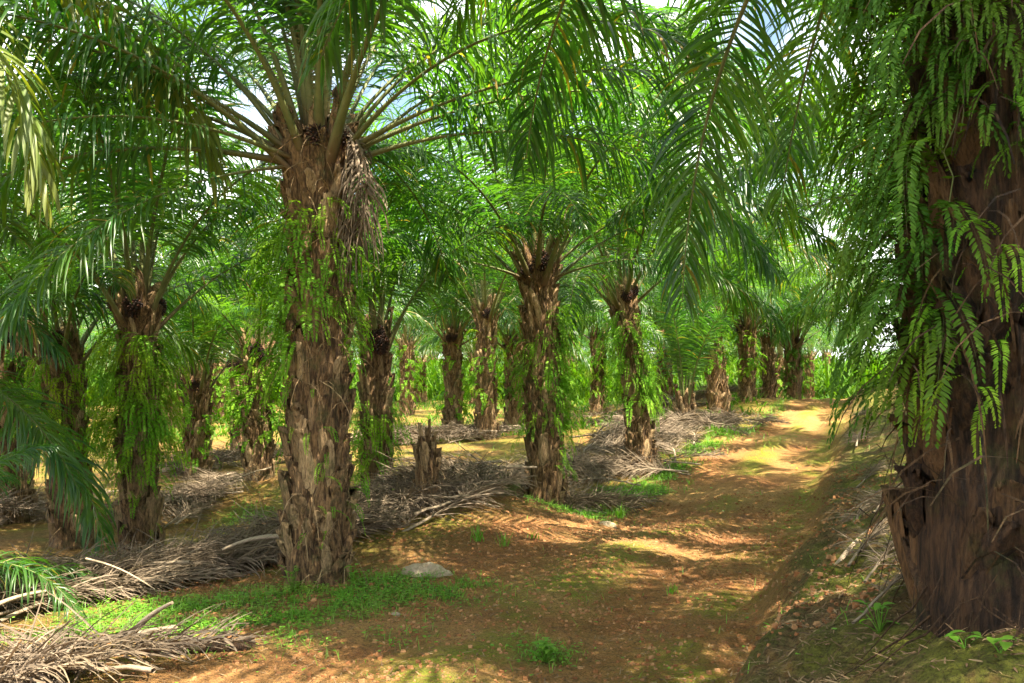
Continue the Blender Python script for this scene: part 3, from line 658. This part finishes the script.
def frondpile(pts, n, w, hgt, seed, label, group, az=None, azs=.5, s=(.8, 1.1)):
    """pts: windrow centre line (px, d)"""
    r = random.Random(seed); W_ = [wp(*p_) for p_ in pts]
    for i in range(n):
        t = (i + r.random()) / n * (len(W_) - 1); k = min(int(t), len(W_) - 2); f = t - k
        cx = W_[k][0] * (1 - f) + W_[k + 1][0] * f; cy = W_[k][1] * (1 - f) + W_[k + 1][1] * f
        g = max(-1, min(1, r.gauss(0, .45)))
        dx, dy = W_[k + 1][0] - W_[k][0], W_[k + 1][1] - W_[k][1]; q = math.hypot(dx, dy) or 1
        x = cx - dy / q * g * w; y = cy + dx / q * g * w
        lay = r.random()
        z = gz(x, y) + .0 + hgt * (1 - g * g) * lay
        a = (math.atan2(dy, dx) if az is None else az) + r.gauss(0, azs) + (math.pi if r.random() < .5 else 0)
        ax = (math.cos(a), math.sin(a)); s1 = (gz(x + ax[0] * .8, y + ax[1] * .8) - gz(x - ax[0] * .8, y - ax[1] * .8)) / 1.6
        s2 = (gz(x - ax[1] * .4, y + ax[0] * .4) - gz(x + ax[1] * .4, y - ax[0] * .4)) / .8
        sc = r.uniform(*s)
        ob('dead_frond', DF[r.randrange(7)], loc=(x, y, z), rot=(math.atan(s2) + r.gauss(0, .12), -math.atan(s1) + r.gauss(0, .05), a), scale=(sc,) * 3, label=label, cat='dead palm frond', group=group)
frondpile([(20, 8.7), (110, 9.2), (190, 9.9), (262, 10.4)], 40, .45, .18, 1, 'grey dry frond in the long heap between the left edge and the big shaggy palm', 'dry fronds heaped left of the big shaggy palm', azs=.3)
frondpile([(262, 10.4), (340, 10.9), (420, 11.7), (470, 12.4)], 40, .5, .19, 2, 'grey dry frond in the heap between the big shaggy palm and the stump', 'dry fronds heaped right of the big shaggy palm', azs=.35)
frondpile([(-90, 5.9), (0, 5.95), (70, 6.1)], 7, .2, .03, 3, 'tan dry frond in the tangle at the bottom left corner', 'dry fronds in the bottom left corner', azs=.35)
frondpile([(470, 16.6), (560, 17.6), (610, 19), (640, 22)], 46, 1.5, .22, 4, 'bleached dry frond in the wide litter patch around the middle and leaning palms', 'dry fronds littered around the middle palms', azs=.8)
frondpile([(490, 14.7), (520, 14.6), (600, 15.2)], 14, .35, .12, 14, 'pale dry frond lying beside the foot of the middle palm', 'dry fronds at the foot of the middle palm', azs=.5)
frondpile([(610, 21), (680, 24), (740, 27.5)], 40, 1.4, .25, 5, 'bleached dry frond in the litter around the young palm', 'dry fronds littered around the young palm', azs=.8)
frondpile([(360, 25), (430, 25), (500, 25.5)], 24, .7, .35, 6, 'dry frond in the low heap in front of the distant palms left of centre', 'dry fronds heaped by the distant palms', azs=.5)
frondpile([(600, 31), (690, 33), (735, 34)], 22, 1.0, .5, 7, 'dry frond in the far heap behind the young palm', 'dry fronds heaped behind the young palm', azs=.5)
frondpile([(150, 14.8), (190, 16), (225, 17)], 12, .4, .18, 8, 'dry frond on the soil clearing at left behind the fern-sleeved palm', 'dry fronds on the left clearing', azs=.5)
frondpile([(-20, 14), (40, 15), (60, 16.5)], 12, .8, .3, 9, 'dry frond in the shade around the leftmost trunks', 'dry fronds by the leftmost trunks', azs=.8)
frondpile([(170, 20), (220, 21), (300, 21)], 14, .5, .25, 10, 'dry frond behind the short palm at the back of the clearing', 'dry fronds at the back of the left clearing', azs=.5)
# bank litter
r = random.Random(44)
for i, (px, d, z_, a, s) in enumerate(((868, 6.0, .03, 1.0, .45), (880, 7.5, .04, 1.15, .5), (850, 8.4, .03, 1.3, .5), (893, 5.3, .03, .9, .4), (862, 11, .03, 1.0, .55), (868, 14, .03, 1.0, .6), (858, 19, .05, 1.2, .8), (862, 25, .05, 1.1, .9), (905, 4.3, .03, .8, .38))):
    x, y = wp(px, d); ax = (math.cos(a), math.sin(a))
    s1 = (gz(x + ax[0] * .5, y + ax[1] * .5) - gz(x - ax[0] * .5, y - ax[1] * .5)); s2 = (gz(x - ax[1] * .3, y + ax[0] * .3) - gz(x + ax[1] * .3, y - ax[0] * .3)) / .6
    ob('dead_frond', DF[i % 7], loc=(x, y, gz(x, y) + z_), rot=(math.atan(s2), -math.atan(s1), a), scale=(s,) * 3, label='dry frond lying on the bank between the track and the foreground palm', cat='dead palm frond', group='dry fronds on the bank')
# the long straight stalks seen on the heaps
def stalk(px0, d0, z0, px1, d1, z1, rad_, label):
    a = np.array([*wp(px0, d0), 0]); b = np.array([*wp(px1, d1), 0]); a[2] = gz(a[0], a[1]) + z0; b[2] = gz(b[0], b[1]) + z1
    mb = MB(); t = np.linspace(0, 1, 9)[:, None]; c_ = (a + b) / 2; P = a * (1 - t) + b * t - c_ + np.array([0, 0, 1]) * .04 * np.sin(t * 3.14)
    tube(mb, P, rad_ * (1.1 - .6 * t[:, 0]), 6, 0, .6, .8); ob('dry_stalk', mb.mesh('dry_stalk', [M_DRYR]), loc=c_, label=label, cat='palm stalk')
stalk(283, 9.75, .32, 222, 9.5, .30, .045, 'thick pale dry stalk on top of the heap just left of the big shaggy palm')
stalk(86, 8.6, .42, 155, 8.45, .1, .014, 'thin dark bare stalk slanting across the left frond heap')
stalk(-30, 7.7, .12, 46, 8.0, .22, .035, 'pale bare stalk poking out of the heap at the left edge')
stalk(120, 6.5, .1, 172, 6.4, .42, .04, 'broken stalk butt standing up from the bottom left tangle')
stalk(395, 11.2, .3, 500, 11.4, .1, .012, 'long thin pale stalk along the front of the heap below the stump')
stalk(835, 6.6, .04, 880, 7.2, .06, .02, 'pale straight stalk on the bank left of the foreground trunk')

# ---------------------------------------------------------------- grass, herbs, litter
def scatter_pts(n, x0, x1, y0, y1, r):
    x = r.uniform(x0, x1, n); y = r.uniform(y0, y1, n); z = terrain(x, y); return x, y, z
r = np.random.default_rng(91); mb = MB()
X, Y, Z = [], [], []
for n, b in ((150000, (-5, 4, 4, 10)), (160000, (-7, 9, 10, 24)), (60000, (-8, 12, 24, 40))):
    x, y, z = scatter_pts(n, b[0], b[1], b[2], b[3], r); ms, hb_, lt = masks(x, y, z)
    k = r.random(n) < hb_ ** 1.2 * .95 + .004 * (b[3] < 30); X.append(x[k]); Y.append(y[k]); Z.append(z[k])
X, Y, Z = map(np.concatenate, (X, Y, Z)); n = len(X)
P = np.stack([X, Y, Z - .004], 1); a = r.uniform(0, 6.28, n); far = np.clip(Y / 12, .8, 2)
kindb = r.random(n) < .5
D = np.stack([np.cos(a), np.sin(a), np.where(kindb, r.uniform(.6, 2.5, n), r.uniform(.1, .5, n))], 1); W = np.stack([-np.sin(a), np.cos(a), 0 * a], 1)
P[:, 2] += np.where(kindb, 0, r.uniform(.005, .06, n))
strips(mb, P, D, W, np.where(kindb, r.uniform(.05, .15, n), r.uniform(.025, .055, n)) * far, np.where(kindb, .006, r.uniform(.010, .040, n)) * far, np.full(n, 1.1), 3, [.7, 1, .7, .08], 0, 0, r.random(n))
ob('ground_herbs', mb.mesh('ground_herbs', [M_GRASS]), label='low bright green grass and herbs along the verge and under the palms', cat='grass', kind='stuff')
# moss fuzz / tiny dry bits on the bank and track
mb = MB(); n = 80000
x, y, z = scatter_pts(n, -6, 6, 3, 15, r); v = (x - foot_x(y)); k = r.random(n) < .5 + .4 * sstep(.2, 1.0, v); x, y, z = x[k], y[k], z[k]; n = len(x)
x2, y2, z2 = scatter_pts(9000, .2, 3.2, 2.2, 6, r); x = np.append(x, x2); y = np.append(y, y2); z = np.append(z, z2); n = len(x)
a = r.uniform(0, 6.28, n); P = np.stack([x, y, z + .004], 1)
strips(mb, P, np.stack([np.cos(a), np.sin(a), r.normal(.05, .22, n)], 1), np.stack([-np.sin(a), np.cos(a), r.normal(0, .3, n)], 1), r.uniform(.012, .075, n), r.uniform(.002, .009, n), r.uniform(0, .5, n), 3, [.8, 1, .8, .3], 0, 0, r.random(n))
ob('leaf_litter', mb.mesh('leaf_litter', [M_TWIG]), label='fine dry leaf bits and twigs strewn over the soil and bank', cat='leaf litter', kind='stuff')

mb = MB(); n = 60000
x, y, z = scatter_pts(n, -4, 5.5, 4.5, 16, r); k = r.random(n) < .35 + .65 * sstep(.45, .6, fbm(x * 1.3, y * 1.3, 3)); x, y, z = x[k], y[k], z[k]; n = len(x)
sz = .0025 + .016 * r.random(n) ** 4 + .006 * r.random(n); o8 = np.array([[-1, -1, -1], [1, -1, -1], [1, 1, -1], [-1, 1, -1], [-.7, -.7, 1], [.7, -.7, 1], [.7, .7, 1], [-.7, .7, 1.0]])
V = o8[None] * r.uniform(.6, 1.3, (n, 8, 3)) * sz[:, None, None] * np.array([1, 1, .7]) + np.stack([x, y, z], 1)[:, None]
F = (np.array([[0, 1, 5, 4], [1, 2, 6, 5], [2, 3, 7, 6], [3, 0, 4, 7], [4, 5, 6, 7]])[None] + (np.arange(n) * 8)[:, None, None]).reshape(-1, 4)
mb.add(V.reshape(-1, 3), F, 0, np.repeat(r.random(n), 8))
M_CRUMB = roughmat('soil_crumb', ((.13, .05, .019), (.28, .12, .042), (.33, .18, .08)), (9, 9, 9), .95, .3)
ob('soil_crumbs', mb.mesh('soil_crumbs', [M_CRUMB], smooth=False), label='crumbs of red soil and grit scattered over the track', cat='soil crumbs', kind='stuff')

def tuft(px, d, n, hgt, label, seed, broad=False, group=None):
    r = np.random.default_rng(seed); mb = MB(); x, y = wp(px, d)
    P = r.normal(0, .03, (n, 3)) * np.array([1, 1, 0]); a = r.uniform(0, 6.28, n)
    if broad:
        P[:, 2] = r.uniform(.02, hgt, n); D = np.stack([np.cos(a), np.sin(a), r.uniform(.0, .7, n)], 1)
        strips(mb, P, D, np.stack([-np.sin(a), np.cos(a), 0 * a], 1), r.uniform(.04, .09, n), r.uniform(.025, .045, n), np.full(n, .8), 4, [.1, .9, 1, .6, .05], .2, 0, r.random(n))
        for q in range(n): tube(mb, np.array([[0, 0, -.01], P[q] * .5, P[q]]), .002, 4, 0, closed=False)
    else:
        D = np.stack([np.cos(a), np.sin(a), r.uniform(1.2, 4, n)], 1)
        strips(mb, P, D, np.stack([-np.sin(a), np.cos(a), 0 * a], 1), r.uniform(.5, 1, n) * hgt, r.uniform(.006, .014, n), r.uniform(.6, 1.8, n), 5, [.6, 1, .9, .7, .4, .05], .2, 0, r.random(n))
    ob('seedling' if broad else 'grass_tuft', mb.mesh('tuft', [M_GRASS]), loc=(x, y, gz(x, y)), label=label, cat='seedling' if broad else 'grass tuft', group=group)
for a_ in [(478, 10.2, 26, .26, 'left one of two spindly grass tufts right of the pale stone', 1), (505, 10.1, 24, .22, 'right one of two spindly grass tufts right of the pale stone', 2),
           (533, 10.5, 12, .14, 'tiny grass tuft on the sunlit soil right of the pair of tufts', 3), (690, 17.2, 16, .25, 'small lone grass tuft standing in the sunny middle of the track', 4),
           (620, 14.2, 50, .3, 'bushy bright grass tuft in the verge between the middle and leaning palms', 5), (672, 8.5, 16, .12, 'small grass tuft on the right wheel rut', 6),
           (104, 8.3, 5, .3, 'pair of pale upright shoots in front of the left frond heap', 7), (95, 12, 18, .3, 'thin grass tuft at the foot of the fern-sleeved palm', 8)]: tuft(*a_)
for a_ in [(545, 6.45, 40, .14, 'low leafy seedling on the mossy middle ridge near the bottom', 11, True), (292, 8.6, 26, .22, 'leafy seedling at the foot of the big shaggy palm', 12, True),
           (352, 8.75, 16, .16, 'leafy seedling right of the foot of the big shaggy palm', 13, True), (880, 3.9, 14, .12, 'leafy seedling on the bank left of the foreground trunk foot', 14, True), (965, 3.15, 5, .035, 'leafy seedling in the litter before the foreground trunk', 15, True),
           (1000, 3.05, 4, .035, 'leafy seedling at the lower right edge', 16, True)]: tuft(*a_)
# roots at the foot of the foreground palm
mb = MB(); r = np.random.default_rng(55)
for q in range(40):
    a = r.uniform(math.pi, 2 * math.pi); L = r.uniform(.15, .5); t = np.linspace(0, 1, 6)
    rad_ = .40 + t * L; aa = a + t * r.normal(0, .3)
    xx = rad_ * np.cos(aa); yy_ = rad_ * np.sin(aa); zz = terrain(PRX + xx, PRY + yy_) - PRZ + .25 * (1 - t) ** 2 * r.uniform(.2, 1.2) + .01
    tube(mb, np.stack([xx, yy_, zz], 1), .0045 * (1.2 - t) * r.uniform(.4, 1.3), 4, 0, closed=False)
ob('aerial_roots', mb.mesh('aerial_roots', [M_BARKD]), parent=PR[0])

# undergrowth at the back
mb = MB(); r = np.random.default_rng(12); n = 5200
y = r.uniform(58, 118, n); x = r.uniform(-.75, .75, n) * y; u = track_u(x, y); k = ~((u > -.25) & (u < 1.15) & (y < 60)); x, y = x[k], y[k]; n = len(x); z = terrain(x, y, False)
m_ = 9; P = np.repeat(np.stack([x, y, z], 1), m_, 0) + r.normal(0, .35, (n * m_, 3)) * np.array([1, 1, 0]); N_ = n * m_; a = r.uniform(0, 6.28, N_)
big = r.uniform(.7, 1.6, N_) * (1 + P[:, 1] / 45)
strips(mb, P, np.stack([np.cos(a), np.sin(a), r.uniform(.8, 3.5, N_)], 1), np.stack([-np.sin(a), np.cos(a), 0 * a], 1), big, .05 * big, r.uniform(.8, 2.2, N_), 4, [.5, 1, .9, .6, .05], .2, 0, r.random(N_))
n = 5200; y = r.uniform(25, 64, n); x = r.uniform(-.62, .6, n) * y; u = track_u(x, y); k = ~((u > -.3) & (u < 1.1)) & (fbm(x * .3, y * .3, 3) > .43); x, y = x[k], y[k]; n = len(x); z = terrain(x, y, False)
P = np.repeat(np.stack([x, y, z], 1), 7, 0) + r.normal(0, .12, (n * 7, 3)) * np.array([1, 1, 0]); N_ = n * 7; a = r.uniform(0, 6.28, N_); big = r.uniform(.15, .5, N_)
strips(mb, P, np.stack([np.cos(a), np.sin(a), r.uniform(.4, 2.0, N_)], 1), np.stack([-np.sin(a), np.cos(a), 0 * a], 1), big, .12 * big, r.uniform(.8, 2.2, N_), 3, [.5, 1, .8, .05], .2, 0, r.random(N_))
ob('undergrowth', mb.mesh('undergrowth', [M_FERN_D]), label='bright tangled undergrowth between the far palm rows', cat='undergrowth', kind='stuff')

# ---------------------------------------------------------------- light, sky, camera
SUN_AZ = math.atan2(.50, -.80); EL = R(64)   # towards the sun: right and a little behind the viewer
sd = Vector((math.sin(SUN_AZ) * math.cos(EL), math.cos(SUN_AZ) * math.cos(EL), math.sin(EL)))
sun = bpy.data.lights.new('sun', 'SUN'); sun.energy = 5.0; sun.angle = R(.53); sun.color = (1, .89, .70)
so = bpy.data.objects.new('sun', sun); COL.objects.link(so); so.rotation_euler = sd.to_track_quat('Z', 'Y').to_euler(); so.location = (10, -5, 20)
w = bpy.data.worlds.new('World'); SC.world = w; w.use_nodes = True; nt = w.node_tree
for n_ in list(nt.nodes): nt.nodes.remove(n_)
sky = nd(nt, 'ShaderNodeTexSky', sky_type='NISHITA'); sky.sun_disc = False; sky.sun_elevation = EL; sky.sun_rotation = SUN_AZ; sky.air_density = 1.1; sky.dust_density = 2.0
tc = nd(nt, 'ShaderNodeTexCoord'); nz_ = noise(nt, 3.2, 6, .6, tc.outputs['Generated'], .3)
cl_ = mixc(nt, ramp(nt, nz_, .40, .60), sky.outputs[0], (13.0, 13.0, 13.0))
bg = nd(nt, 'ShaderNodeBackground'); bg.inputs[1].default_value = .055; nt.links.new(cl_, bg.inputs[0])
o_ = nd(nt, 'ShaderNodeOutputWorld'); nt.links.new(bg.outputs[0], o_.inputs[0])

cam = bpy.data.cameras.new('camera'); cam.sensor_width = 36; cam.lens = FPX / 1024 * 36; cam.shift_y = (HOR - 341.5) / 1024; cam.clip_end = 1000; cam.clip_start = .05
co = bpy.data.objects.new('camera', cam); COL.objects.link(co); co.location = (0, 0, H); co.rotation_euler = (R(90), 0, 0); SC.camera = co
SC.view_settings.view_transform = 'Standard'; SC.view_settings.look = 'None'; SC.view_settings.gamma = 1; SC.view_settings.exposure = 2.6; SC.view_settings.use_curve_mapping = False
cy = SC.cycles; cy.max_bounces = 7; cy.diffuse_bounces = 4; cy.glossy_bounces = 2; cy.transmission_bounces = 5; cy.transparent_max_bounces = 8; cy.use_denoising = True; cy.sample_clamp_indirect = 8
